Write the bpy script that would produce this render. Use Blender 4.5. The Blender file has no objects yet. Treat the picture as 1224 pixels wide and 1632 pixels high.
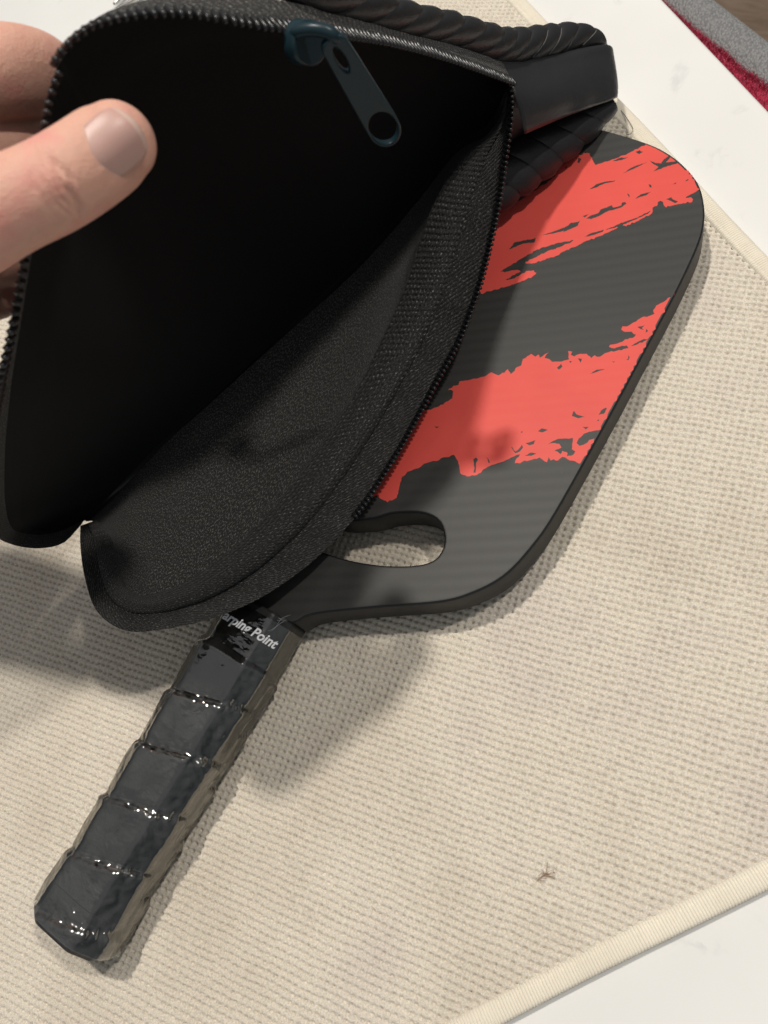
import bpy, bmesh, math, random
import numpy as np
from mathutils import Vector, Matrix, noise
random.seed(7); rng = np.random.default_rng(7)
MM = 0.001
scene = bpy.context.scene

# ------------------------------------------------------------------ camera
CAM = np.array([173.239, -6.349, 338.341])
RC = np.array([[0.821654264555103, 0.5011383478333111, -0.27155961752313645],
               [0.3923762032142146, -0.8428753821376183, -0.3682417756550192],
               [-0.41343099144792006, 0.19601389368425742, -0.889186914429765]])   # rows: right, down, forward
FPX = 1342.16
cd = bpy.data.cameras.new('camera'); cam = bpy.data.objects.new('camera', cd)
scene.collection.objects.link(cam); scene.camera = cam
cd.sensor_fit = 'VERTICAL'; cd.sensor_height = 36.0; cd.lens = FPX / 1632 * 36.0
cd.clip_start = 0.005; cd.clip_end = 20
M = Matrix.Identity(4)
for i in range(3):
    M[i][0] = RC[0][i]; M[i][1] = -RC[1][i]; M[i][2] = -RC[2][i]; M[i][3] = CAM[i] * MM
cam.matrix_world = M
cd.dof.use_dof = True; cd.dof.focus_distance = 0.335; cd.dof.aperture_fstop = 17.0

# ------------------------------------------------------------------ light: dim room, two ceiling downlights
world = bpy.data.worlds.new('World'); scene.world = world; world.use_nodes = True
wt = world.node_tree; bg = wt.nodes['Background']; bg.inputs[1].default_value = 1.0
tc = wt.nodes.new('ShaderNodeTexCoord'); sx = wt.nodes.new('ShaderNodeSeparateXYZ'); wr = wt.nodes.new('ShaderNodeValToRGB')   # pale ceiling, darker walls
wt.links.new(tc.outputs['Generated'], sx.inputs[0]); wt.links.new(sx.outputs['Z'], wr.inputs[0]); wt.links.new(wr.outputs[0], bg.inputs[0])
wr.color_ramp.elements[0].position = 0.0; wr.color_ramp.elements[0].color = (0.085, 0.095, 0.105, 1)
wr.color_ramp.elements[1].position = 0.8; wr.color_ramp.elements[1].color = (0.31, 0.318, 0.325, 1)
def downlight(name, dirv, dist, power, col, radius):
    l = bpy.data.lights.new(name, 'POINT'); l.energy = power; l.color = col; l.shadow_soft_size = radius
    o = bpy.data.objects.new(name, l); scene.collection.objects.link(o)
    v = np.array(dirv, float); v /= np.linalg.norm(v)
    o.location = Vector((np.array([20, 60, 0]) + v * dist * 1000) * MM)
downlight('downlight_a', (0.33, 0.46, 1.0), 1.75, 46, (1.0, 0.945, 0.865), 0.040)
downlight('downlight_b', (-0.20, 0.215, 1.0), 1.70, 77, (1.0, 0.94, 0.855), 0.036)
scene.view_settings.view_transform = 'Standard'; scene.view_settings.look = 'None'
scene.view_settings.exposure = 0.0; scene.view_settings.gamma = 1.0
scene.cycles.max_bounces = 10; scene.cycles.transparent_max_bounces = 12
try: scene.cycles.use_denoising = True
except Exception: pass

# ------------------------------------------------------------------ helpers
def P(x, y, t):                       # a point at depth t (mm) on the line of sight of photo position x, y
    return CAM + t * (np.array([(x - 612) / FPX, (y - 816) / FPX, 1.0]) @ RC)
def G(x, y, z):                       # the point at height z (mm) there
    v = np.array([(x - 612) / FPX, (y - 816) / FPX, 1.0]) @ RC
    return CAM + v * (z - CAM[2]) / v[2]
COL = scene.collection
def tag(o, label=None, cat=None, group=None, kind=None):
    if label: o['label'] = label
    if cat: o['category'] = cat
    if group: o['group'] = group
    if kind: o['kind'] = kind
    return o
def root_empty(name, loc, label, cat):
    o = bpy.data.objects.new(name, None); COL.objects.link(o); o.location = Vector(np.array(loc) * MM)
    o.empty_display_size = 0.01
    return tag(o, label, cat)
def origin_of(par):
    v = Vector((0, 0, 0))
    while par is not None:
        v += par.location; par = par.parent
    return v
def link(name, me, mat, par=None, smooth=True):
    o = bpy.data.objects.new(name, me); COL.objects.link(o)
    if mat is not None:
        me.materials.clear(); me.materials.append(mat)
    if par is not None:
        o.parent = par; off = origin_of(par); me.transform(Matrix.Translation(-off))
    if smooth and len(me.polygons):
        me.polygons.foreach_set('use_smooth', [True] * len(me.polygons))
    return o
def pmesh(name, verts, faces, uv=None):
    me = bpy.data.meshes.new(name)
    me.from_pydata((np.asarray(verts) * MM).tolist(), [], [tuple(f) for f in faces])
    if uv is not None:
        L = me.uv_layers.new(name='UVMap'); li = np.zeros(len(me.loops), np.int32)
        me.loops.foreach_get('vertex_index', li)
        L.data.foreach_set('uv', np.asarray(uv, np.float32)[li].ravel())
    me.update(); return me
def fixnormals(me):
    bm = bmesh.new(); bm.from_mesh(me); bmesh.ops.recalc_face_normals(bm, faces=bm.faces); bm.to_mesh(me); bm.free()
def grid_faces(nu, nv, cu=False, cv=False, off=0):
    f = []
    for i in range(nu if cu else nu - 1):
        for j in range(nv if cv else nv - 1):
            a = i * nv + j; b = ((i + 1) % nu) * nv + j; c = ((i + 1) % nu) * nv + (j + 1) % nv; d = i * nv + (j + 1) % nv
            f.append((a + off, b + off, c + off, d + off))
    return f
def fastgrid(name, V, nu, nv, keep=None, uv=None):
    """large regular grid through numpy"""
    i, j = np.meshgrid(np.arange(nu - 1), np.arange(nv - 1), indexing='ij')
    a = (i * nv + j).ravel(); F = np.stack([a, a + nv, a + nv + 1, a + 1], 1)
    if keep is not None:
        F = F[keep.ravel()]
    used = np.unique(F); re = np.full(nu * nv, -1, np.int64); re[used] = np.arange(len(used))
    F = re[F]; V = V[used]
    me = bpy.data.meshes.new(name); me.vertices.add(len(V)); me.vertices.foreach_set('co', (V * MM).astype(np.float32).ravel())
    me.loops.add(len(F) * 4); me.loops.foreach_set('vertex_index', F.astype(np.int32).ravel())
    me.polygons.add(len(F)); me.polygons.foreach_set('loop_start', np.arange(0, len(F) * 4, 4, dtype=np.int32))
    me.polygons.foreach_set('use_smooth', np.ones(len(F), bool))
    me.update(calc_edges=True); me.validate(); return me
def resample(pts, n, closed=False):
    """Catmull-Rom through the points, n samples evenly spaced by length"""
    p = np.asarray(pts, float)
    q = np.vstack([p[-1], p, p[0], p[1]]) if closed else np.vstack([2 * p[0] - p[1], p, 2 * p[-1] - p[-2]])
    out = []
    for k in range(1, len(q) - 2):
        p0, p1, p2, p3 = q[k - 1:k + 3]
        for u in np.linspace(0, 1, 24, endpoint=False):
            out.append(0.5 * ((2 * p1) + (-p0 + p2) * u + (2 * p0 - 5 * p1 + 4 * p2 - p3) * u ** 2 + (-p0 + 3 * p1 - 3 * p2 + p3) * u ** 3))
    if not closed: out.append(p[-1])
    else: out.append(out[0])
    out = np.array(out); d = np.r_[0, np.cumsum(np.linalg.norm(np.diff(out, axis=0), axis=1))]
    s = np.linspace(0, d[-1], n, endpoint=not closed)
    return np.stack([np.interp(s, d, out[:, k]) for k in range(p.shape[1])], 1)
def nrm(v): return v / max(np.linalg.norm(v), 1e-9)
def tangents(c):
    t = np.gradient(c, axis=0); return t / np.maximum(np.linalg.norm(t, axis=1), 1e-9)[:, None]
def curve2d(name, loops, extrude, bevel=0.0, res=0, offset=0.0, cyclic=True):
    """filled flat shape with holes, as a mesh (mm in, metres out)"""
    cu = bpy.data.curves.new(name, 'CURVE'); cu.dimensions = '2D'; cu.fill_mode = 'BOTH'
    for lp in loops:
        s = cu.splines.new('POLY'); s.points.add(len(lp) - 1)
        for k, q in enumerate(lp): s.points[k].co = (q[0] * MM, q[1] * MM, 0, 1)
        s.use_cyclic_u = True
    cu.extrude = extrude * MM; cu.bevel_depth = bevel * MM; cu.bevel_resolution = res; cu.offset = offset * MM
    o = bpy.data.objects.new(name, cu); COL.objects.link(o)
    dg = bpy.context.evaluated_depsgraph_get(); me = bpy.data.meshes.new_from_object(o.evaluated_get(dg))
    bpy.data.objects.remove(o); bpy.data.curves.remove(cu); me.name = name
    return me
def tube(path, rad, n=8, cap=True):
    path = np.asarray(path, float); T = tangents(path); up = np.array([0.31, 0.2, 0.93]); V = []
    rad = np.broadcast_to(rad, (len(path),))
    for p, t, r in zip(path, T, rad):
        a = nrm(np.cross(t, up)); b = np.cross(t, a)
        for k in range(n):
            w = 2 * math.pi * k / n; V.append(p + r * (a * math.cos(w) + b * math.sin(w)))
    F = grid_faces(len(path), n, cv=True)
    if cap: F += [tuple(range(n))[::-1], tuple(range((len(path) - 1) * n, len(path) * n))]
    return np.array(V), F

# ------------------------------------------------------------------ materials
def N(nt, kind, **kw):
    n = nt.nodes.new(kind)
    for k, v in kw.items():
        if k in ('operation', 'blend_type', 'data_type', 'wave_type', 'bands_direction', 'feature', 'wave_profile', 'noise_dimensions', 'invert', 'distance'):
            setattr(n, k, v)
        else: n.inputs[k].default_value = v
    return n
def base_mat(name, col, rough=0.5, **kw):
    m = bpy.data.materials.new(name); m.use_nodes = True; nt = m.node_tree; b = nt.nodes['Principled BSDF']
    b.inputs['Base Color'].default_value = (*col, 1); b.inputs['Roughness'].default_value = rough
    for k, v in kw.items(): b.inputs[k.replace('_', ' ')].default_value = v
    return m, nt, b
def coords(nt, which='Object'):
    return nt.nodes.new('ShaderNodeTexCoord').outputs[which]
def noise_tex(nt, co, scale, detail=4, rough=0.55, dist=0.0):
    n = nt.nodes.new('ShaderNodeTexNoise'); n.inputs['Scale'].default_value = scale
    n.inputs['Detail'].default_value = detail; n.inputs['Roughness'].default_value = rough; n.inputs['Distortion'].default_value = dist
    nt.links.new(co, n.inputs['Vector']); return n.outputs['Fac']
def ramp(nt, fac, stops):
    r = nt.nodes.new('ShaderNodeValToRGB'); nt.links.new(fac, r.inputs[0]); e = r.color_ramp.elements
    while len(e) < len(stops): e.new(0.5)
    for k, (p, c) in enumerate(stops):
        e[k].position = p; e[k].color = (*c, 1) if len(c) == 3 else c
    return r.outputs[0]
def bump(nt, b, h, strength, dist, prev=None):
    n = nt.nodes.new('ShaderNodeBump'); n.inputs['Strength'].default_value = strength; n.inputs['Distance'].default_value = dist
    nt.links.new(h, n.inputs['Height'])
    if prev is not None: nt.links.new(prev, n.inputs['Normal'])
    nt.links.new(n.outputs[0], b.inputs['Normal']); return n.outputs[0]
def mathn(nt, op, a, bv):
    n = nt.nodes.new('ShaderNodeMath'); n.operation = op
    for k, v in enumerate((a, bv)):
        if isinstance(v, (int, float)): n.inputs[k].default_value = v
        else: nt.links.new(v, n.inputs[k])
    return n.outputs[0]
def mapping(nt, co, scale=(1, 1, 1), rot=(0, 0, 0)):
    n = nt.nodes.new('ShaderNodeMapping'); n.inputs['Scale'].default_value = scale; n.inputs['Rotation'].default_value = rot
    nt.links.new(co, n.inputs['Vector']); return n.outputs[0]
def wave(nt, co, scale, dist=0.0, direction='X', profile='SIN', dscale=1.0):
    n = nt.nodes.new('ShaderNodeTexWave'); n.bands_direction = direction; n.wave_profile = profile
    n.inputs['Scale'].default_value = scale; n.inputs['Distortion'].default_value = dist; n.inputs['Detail'].default_value = 1
    n.inputs['Detail Scale'].default_value = dscale; nt.links.new(co, n.inputs['Vector']); return n.outputs['Fac']

def m_matcloth():
    m, nt, b = base_mat('beige_microfibre', (0.66, 0.58, 0.45), 0.95, Sheen_Weight=0.25, Sheen_Roughness=0.5)
    co = coords(nt)
    big = noise_tex(nt, co, 11, 3, 0.6); fine = noise_tex(nt, co, 1500, 3, 0.7)
    c1 = ramp(nt, big, [(0.3, (0.64, 0.57, 0.47)), (0.52, (0.73, 0.664, 0.56)), (0.72, (0.66, 0.588, 0.515))])
    c2 = ramp(nt, fine, [(0.3, (0.66, 0.66, 0.66)), (0.7, (1.14, 1.14, 1.14))])
    mx = N(nt, 'ShaderNodeMix', data_type='RGBA', blend_type='MULTIPLY'); mx.inputs['Factor'].default_value = 1.0
    nt.links.new(c1, mx.inputs[6]); nt.links.new(c2, mx.inputs[7]); nt.links.new(mx.outputs[2], b.inputs['Base Color'])
    bump(nt, b, fine, 0.7, 0.0006)
    return m
def m_binding_tape():
    m, nt, b = base_mat('cream_grosgrain', (0.70, 0.63, 0.50), 0.75, Sheen_Weight=0.2)
    co = coords(nt); big = noise_tex(nt, co, 25, 3)
    c = ramp(nt, big, [(0.3, (0.66, 0.60, 0.50)), (0.7, (0.77, 0.72, 0.61))]); nt.links.new(c, b.inputs['Base Color'])
    bump(nt, b, noise_tex(nt, co, 2200, 2), 0.5, 0.0003)
    return m
def m_marble():
    m, nt, b = base_mat('white_quartz', (0.85, 0.84, 0.81), 0.22, Specular_IOR_Level=0.4)
    co = coords(nt)
    v = noise_tex(nt, co, 14, 6, 0.62, 1.6); d = mathn(nt, 'ABSOLUTE', mathn(nt, 'SUBTRACT', v, 0.5), 0)
    vein = ramp(nt, d, [(0.0, (1, 1, 1)), (0.035, (0, 0, 0))])
    blot = ramp(nt, noise_tex(nt, co, 34, 4, 0.6), [(0.56, (0, 0, 0)), (0.70, (1, 1, 1))])
    fac = mathn(nt, 'MULTIPLY', vein, blot); fac = mathn(nt, 'MULTIPLY', fac, 0.55)
    cloud = ramp(nt, noise_tex(nt, co, 6, 4), [(0.3, (0.68, 0.672, 0.65)), (0.7, (0.75, 0.745, 0.725))])
    mx = N(nt, 'ShaderNodeMix', data_type='RGBA'); nt.links.new(fac, mx.inputs['Factor']); nt.links.new(cloud, mx.inputs[6]); mx.inputs[7].default_value = (0.50, 0.50, 0.50, 1)
    nt.links.new(mx.outputs[2], b.inputs['Base Color']); return m
def m_carbon():
    m, nt, b = base_mat('carbon_face', (0.05, 0.05, 0.047), 0.48, Specular_IOR_Level=0.3)
    co = coords(nt)
    w1 = wave(nt, mapping(nt, co, rot=(0, 0, math.radians(-29))), 62, 0.5, 'Y', dscale=1.0)
    w2 = wave(nt, mapping(nt, co, rot=(0, 0, math.radians(-29))), 150, 0.6, 'X', dscale=2)
    tw = mathn(nt, 'ADD', mathn(nt, 'MULTIPLY', w1, 0.85), mathn(nt, 'MULTIPLY', w2, 0.15))
    fine = noise_tex(nt, co, 2600, 2, 0.6)
    h = mathn(nt, 'ADD', tw, mathn(nt, 'MULTIPLY', fine, 0.5))
    c = ramp(nt, h, [(0.2, (0.031, 0.031, 0.029)), (1.3, (0.0365, 0.036, 0.0335))]); nt.links.new(c, b.inputs['Base Color'])
    r = ramp(nt, tw, [(0, (0.47,) * 3), (1, (0.51,) * 3)]); nt.links.new(r, b.inputs['Roughness'])
    p = bump(nt, b, tw, 0.05, 0.0003); bump(nt, b, fine, 0.25, 0.0001, p)
    return m
def m_red():
    m, nt, b = base_mat('red_print', (0.80, 0.105, 0.075), 0.5, Specular_IOR_Level=0.28)
    co = coords(nt); f = noise_tex(nt, co, 2600, 2, 0.6)
    w1 = wave(nt, mapping(nt, co, rot=(0, 0, math.radians(-29))), 62, 0.5, 'Y', dscale=1.0)
    c = ramp(nt, noise_tex(nt, co, 30, 3), [(0.3, (0.62, 0.070, 0.055)), (0.7, (0.68, 0.080, 0.062))]); nt.links.new(c, b.inputs['Base Color'])
    p = bump(nt, b, w1, 0.05, 0.0003); bump(nt, b, f, 0.2, 0.0001, p); return m
def m_fabric(name, col, speck, scale_u, scale_v, kind, strength=0.8, rough=0.75, sheen=0.08):
    """black textile; UVs are millimetres along and across"""
    m, nt, b = base_mat(name, col, rough, Sheen_Weight=sheen, Sheen_Roughness=0.4, Specular_IOR_Level=0.2)
    uv = coords(nt, 'UV')
    if kind == 'rib':
        a = wave(nt, mapping(nt, uv, (scale_u, scale_v, 1)), 1.0, 0.4, 'X'); c = wave(nt, mapping(nt, uv, (scale_u, scale_v, 1)), 1.0, 0.4, 'Y')
        h = mathn(nt, 'MULTIPLY', a, c)
    elif kind == 'twill':
        h = wave(nt, mapping(nt, uv, (scale_u, scale_v, 1), (0, 0, math.radians(35))), 1.0, 1.5, 'X')
    else:
        h = noise_tex(nt, mapping(nt, uv, (scale_u * 6, scale_v * 12, 1), (0, 0, 0.6)), 1.0, 3, 0.7)
    fn = noise_tex(nt, uv, 3.0, 2, 0.7)
    sp = ramp(nt, noise_tex(nt, uv, 1.1, 2, 0.8), [(0.52, (0, 0, 0)), (0.74, (1, 1, 1))])
    fac = mathn(nt, 'MULTIPLY', sp, mathn(nt, 'ADD', mathn(nt, 'MULTIPLY', h, 0.8), 0.2))
    mx = N(nt, 'ShaderNodeMix', data_type='RGBA'); nt.links.new(fac, mx.inputs['Factor']); mx.inputs[6].default_value = (*col, 1); mx.inputs[7].default_value = (*speck, 1)
    nt.links.new(mx.outputs[2], b.inputs['Base Color'])
    hh = mathn(nt, 'ADD', h, mathn(nt, 'MULTIPLY', fn, 0.5)); bump(nt, b, hh, strength, 0.0006)
    return m
def m_leather():
    m, nt, b = base_mat('black_leather', (0.017, 0.017, 0.018), 0.42, Specular_IOR_Level=0.45)
    co = coords(nt); v = nt.nodes.new('ShaderNodeTexVoronoi'); v.inputs['Scale'].default_value = 1300; nt.links.new(co, v.inputs['Vector'])
    p = bump(nt, b, v.outputs['Distance'], 0.18, 0.0003); bump(nt, b, noise_tex(nt, co, 160, 4), 0.22, 0.0012, p); return m
def m_skin():
    m, nt, b = base_mat('skin', (0.62, 0.36, 0.26), 0.5, Subsurface_Weight=0.25, Subsurface_Scale=0.004, Specular_IOR_Level=0.4)
    b.inputs['Subsurface Radius'].default_value = (1.0, 0.35, 0.2)
    co = coords(nt); big = noise_tex(nt, co, 70, 4, 0.6)
    c = ramp(nt, big, [(0.3, (0.60, 0.30, 0.228)), (0.5, (0.64, 0.36, 0.272)), (0.72, (0.64, 0.29, 0.24))]); nt.links.new(c, b.inputs['Base Color'])
    f = noise_tex(nt, mapping(nt, co, (1, 1.6, 1)), 1100, 4, 0.65); p = bump(nt, b, f, 0.55, 0.0005)
    bump(nt, b, noise_tex(nt, co, 300, 3), 0.25, 0.0008, p); return m
def m_grip():
    m, nt, b = base_mat('grip_black', (0.010, 0.010, 0.010), 0.5, Specular_IOR_Level=0.5)
    co = coords(nt); p = bump(nt, b, noise_tex(nt, co, 130, 4, 0.6), 0.3, 0.002); return m
def m_film():
    m = bpy.data.materials.new('clear_film'); m.use_nodes = True; nt = m.node_tree; nt.nodes.clear()
    out = nt.nodes.new('ShaderNodeOutputMaterial'); tr = nt.nodes.new('ShaderNodeBsdfTransparent'); gl = nt.nodes.new('ShaderNodeBsdfGlossy')
    gl.inputs['Roughness'].default_value = 0.075; gl.inputs['Color'].default_value = (1, 0.99, 0.95, 1)
    df = nt.nodes.new('ShaderNodeBsdfDiffuse'); df.inputs[0].default_value = (0.8, 0.8, 0.78, 1)
    co = coords(nt); n1 = noise_tex(nt, co, 70, 2, 0.5, 0.8); n2 = noise_tex(nt, mapping(nt, co, (1, 2.5, 1)), 260, 2, 0.5, 0.6)
    h = mathn(nt, 'ADD', n1, mathn(nt, 'MULTIPLY', n2, 0.12))
    bp = nt.nodes.new('ShaderNodeBump'); bp.inputs['Strength'].default_value = 0.4; bp.inputs['Distance'].default_value = 0.0036; nt.links.new(h, bp.inputs['Height'])
    nt.links.new(bp.outputs[0], gl.inputs['Normal'])
    fr = nt.nodes.new('ShaderNodeFresnel'); fr.inputs['IOR'].default_value = 2.3; nt.links.new(bp.outputs[0], fr.inputs['Normal'])
    m1 = nt.nodes.new('ShaderNodeMixShader'); nt.links.new(fr.outputs[0], m1.inputs[0]); nt.links.new(tr.outputs[0], m1.inputs[1]); nt.links.new(gl.outputs[0], m1.inputs[2])
    hz = ramp(nt, noise_tex(nt, co, 60, 4, 0.6), [(0.45, (0.0,) * 3), (0.62, (0.010,) * 3)])  # faint patchy grey mixed in, standing in for the ceiling's reflection
    m2 = nt.nodes.new('ShaderNodeMixShader'); nt.links.new(hz, m2.inputs[0]); nt.links.new(m1.outputs[0], m2.inputs[1]); nt.links.new(df.outputs[0], m2.inputs[2])
    nt.links.new(m2.outputs[0], out.inputs['Surface']); return m
MT = dict(cloth=m_matcloth(), tape=m_binding_tape(), marble=m_marble(), carbon=m_carbon(), red=m_red(), leather=m_leather(), skin=m_skin(), grip=m_grip(), film=m_film(),
          lining=m_fabric('black_lining', (0.026, 0.025, 0.024), (0.55, 0.53, 0.50), 0.22, 0.30, 'noise', 0.5, 0.75),
          shaded_lining=m_fabric('black_lining_shaded', (0.0035, 0.0038, 0.0042), (0.010, 0.010, 0.010), 0.5, 0.5, 'noise', 0.4, 0.9, 0.02),  # same black lining, with the flap's shade put into a darker colour
          webbing=m_fabric('ribbed_webbing', (0.028, 0.027, 0.026), (0.55, 0.53, 0.50), 0.135, 0.16, 'rib', 1.0, 0.6),
          ziptape=m_fabric('zip_tape', (0.024, 0.023, 0.022), (0.42, 0.40, 0.37), 0.16, 0.22, 'twill', 1.0, 0.7))
def simple(name, col, rough, **kw): return base_mat(name, col, rough, **kw)[0]
MT['edge'] = simple('paddle_edge', (0.011, 0.012, 0.014), 0.5, Specular_IOR_Level=0.3)
MT['teeth'] = simple('nylon_teeth', (0.014, 0.014, 0.015), 0.30, Specular_IOR_Level=0.5)
MT['slider'] = simple('painted_metal', (0.011, 0.026, 0.034), 0.32, Specular_IOR_Level=0.22)
MT['white_ink'] = simple('white_ink', (0.82, 0.83, 0.84), 0.5)
MT['nail'] = simple('fingernail', (0.47, 0.285, 0.245), 0.40, Specular_IOR_Level=0.4, Subsurface_Weight=0.15, Subsurface_Scale=0.002)
MT['nailtip'] = simple('nail_free_edge', (0.56, 0.39, 0.33), 0.36, Specular_IOR_Level=0.4)
MT['crease'] = simple('film_crease', (0.30, 0.31, 0.32), 0.25)
MT['steel'] = simple('steel', (0.55, 0.54, 0.50), 0.25, Metallic=1.0)
MT['hair'] = simple('brown_fibre', (0.26, 0.13, 0.075), 0.6)
MT['threadw'] = simple('pale_thread', (0.55, 0.50, 0.42), 0.7)
MT['greyhi'] = simple('wrap_highlight', (0.11, 0.105, 0.10), 0.7)  # pale grey standing in for light caught on the wrap edges
def m_greyleather():
    m, nt, b = base_mat('grey_leather', (0.17, 0.17, 0.172), 0.5); co = coords(nt)
    v = nt.nodes.new('ShaderNodeTexVoronoi'); v.inputs['Scale'].default_value = 800; nt.links.new(mapping(nt, co, (1, 0.7, 1)), v.inputs['Vector'])
    c = ramp(nt, v.outputs['Distance'], [(0.1, (0.26, 0.26, 0.262)), (0.7, (0.15, 0.15, 0.152))]); nt.links.new(c, b.inputs['Base Color'])
    bump(nt, b, v.outputs['Distance'], 0.7, 0.0012); return m
def m_plush():
    m, nt, b = base_mat('red_plush', (0.42, 0.010, 0.045), 0.9, Sheen_Weight=0.8, Sheen_Roughness=0.4); co = coords(nt)
    b.inputs['Sheen Tint'].default_value = (1, 0.35, 0.5, 1)
    f = noise_tex(nt, co, 900, 3, 0.7); c = ramp(nt, f, [(0.3, (0.30, 0.004, 0.03)), (0.7, (0.55, 0.02, 0.075))]); nt.links.new(c, b.inputs['Base Color'])
    bump(nt, b, noise_tex(nt, co, 260, 4), 1.0, 0.004); return m
def m_floor():
    m, nt, b = base_mat('brown_wood', (0.22, 0.15, 0.10), 0.5); co = coords(nt)
    w = noise_tex(nt, mapping(nt, co, (2, 14, 1), (0, 0, 0.9)), 6, 5, 0.6, 0.8)
    c = ramp(nt, w, [(0.3, (0.16, 0.105, 0.068)), (0.7, (0.30, 0.215, 0.15))]); nt.links.new(c, b.inputs['Base Color']); return m
MT['greyleather'] = m_greyleather(); MT['plush'] = m_plush(); MT['floor'] = m_floor()

# ------------------------------------------------------------------ setting: counter, floor
PHI = 0.9881; NF = np.array([math.cos(PHI), math.sin(PHI)]); NB = np.array([math.sin(PHI), -math.cos(PHI)])   # mat edge normals
D1, D2, WB = 270.79, 173.68, 8.33
ZC = -4.0
ce0, ce1 = G(1060, 0, ZC)[:2], G(1224, 172, ZC)[:2]
cdir = nrm(ce1 - ce0); cn = np.array([-cdir[1], cdir[0]]);
if cn @ NF < 0: cn = -cn
def rounded_slab(name, c2, ex, ey, exl, eyl, z0, z1, r, n=5):
    """box with rounded top edges: centre c2, half extents exl/eyl along unit vectors ex/ey"""
    V = []; rings = [(0.0, z0)] + [(0.0, z1 - r)] + [(r * (1 - math.cos(a)), z1 - r + r * math.sin(a)) for a in np.linspace(0, math.pi / 2, n)[1:]]
    for ins, z in rings:
        for sx, sy in ((-1, -1), (1, -1), (1, 1), (-1, 1)):
            p = c2 + ex * sx * (exl - ins) + ey * sy * (eyl - ins); V.append((p[0], p[1], z))
    F = grid_faces(len(rings), 4, cv=True); F += [(3, 2, 1, 0), tuple(range((len(rings) - 1) * 4, len(rings) * 4))]
    me = pmesh(name, V, F); fixnormals(me); return me
cc = ce0 + cdir * 0 - cn * 600
o = link('countertop', rounded_slab('countertop', cc, cdir, cn, 900, 600, -34, ZC, 3), MT['marble'], smooth=False); tag(o, kind='structure')
fl = pmesh('floor', [(-3000, -3000, -920), (3000, -3000, -920), (3000, 3000, -920), (-3000, 3000, -920)], [(0, 1, 2, 3)])
tag(link('floor', fl, MT['floor'], smooth=False), kind='structure')

# ------------------------------------------------------------------ drying mat
mat_root = root_empty('drying_mat', (*(NF * (D1 - 150) + NB * (D2 - 150)), ZC), 'beige woven microfibre drying mat with cream bound edges lying on the white counter', 'mat')
A45 = PHI - math.pi / 4; LA = np.array([math.cos(A45), math.sin(A45)]); LB = np.array([LA[1], -LA[0]]); PITCH = 2.87
sub = 6; h = PITCH / sub
iu = np.arange(-120 * sub, 140 * sub + 1); iv = np.arange(-160 * sub, 105 * sub + 1)
U, W = np.meshgrid(iu * h, iv * h, indexing='ij'); X = U * LA[0] + W * LB[0]; Y = U * LA[1] + W * LB[1]
# yarn lattice wobbles a little
wob = 0.22
Uw = U + wob * np.sin(X * 0.11 + 1.3 * np.sin(Y * 0.045)) + 0.14 * np.sin(Y * 0.31); Ww = W + wob * np.sin(Y * 0.13 + 1.1 * np.sin(X * 0.05)) + 0.14 * np.sin(X * 0.27)
jr = rng.normal(0, 0.11, (2, 700, 700)); ci = np.round(Uw / PITCH).astype(int) % 700; cj = np.round(Ww / PITCH).astype(int) % 700
Uw = Uw + jr[0][ci, cj]; Ww = Ww + jr[1][ci, cj]
fu = (Uw / PITCH) % 1.0; fv = (Ww / PITCH) % 1.0
du = np.minimum(fu, 1 - fu) * PITCH; dv = np.minimum(fv, 1 - fv) * PITCH
depth = 0.8 + 0.4 * rng.random((700, 700))[ci, cj]
pit = depth * np.exp(-((du / 0.70) ** 2 + (dv / 0.46) ** 2))
row = np.exp(-(dv / 0.40) ** 2) + 0.6 * np.exp(-(du / 0.35) ** 2)
LF, LBk = 460.0, 528.0
cell = rng.normal(0, 1, (700, 700)); cu_i = np.floor(Uw / PITCH).astype(int) % 700; cv_i = np.floor(Ww / PITCH).astype(int) % 700
Z = -2.3 * pit - 0.16 * row + 0.13 * cell[cu_i, cv_i] * np.sin(math.pi * fu) * np.sin(math.pi * fv) + rng.normal(0, 0.06, U.shape)
Z += 0.45 * np.sin(X * 0.021 + 0.7) * np.sin(Y * 0.017) + 0.25 * np.sin(X * 0.06 + Y * 0.045)
dF = X * NF[0] + Y * NF[1]; dB = X * NB[0] + Y * NB[1]
# in front of the camera's field (with a margin), inside the binding
V = np.stack([X.ravel(), Y.ravel(), Z.ravel()], 1); q = (V - CAM) @ RC.T
px = 612 + FPX * q[:, 0] / np.maximum(q[:, 2], 1); py = 816 + FPX * q[:, 1] / np.maximum(q[:, 2], 1)
vis = ((px > -330) & (px < 1500) & (py > -150) & (py < 2150)).reshape(U.shape) & (dF < D1 - WB + 0.8) & (dF > D1 - LF + WB - 0.8) & (dB < D2 - WB + 0.8) & (dB > D2 - LBk + WB - 0.8)
keep = vis[:-1, :-1] & vis[1:, 1:] & vis[:-1, 1:] & vis[1:, :-1]
o = link('woven_field', fastgrid('woven_field', V, *U.shape, keep=keep), MT['cloth'], mat_root); tag(o, kind='stuff')
del U, W, X, Y, Z, V, q, px, py
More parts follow.
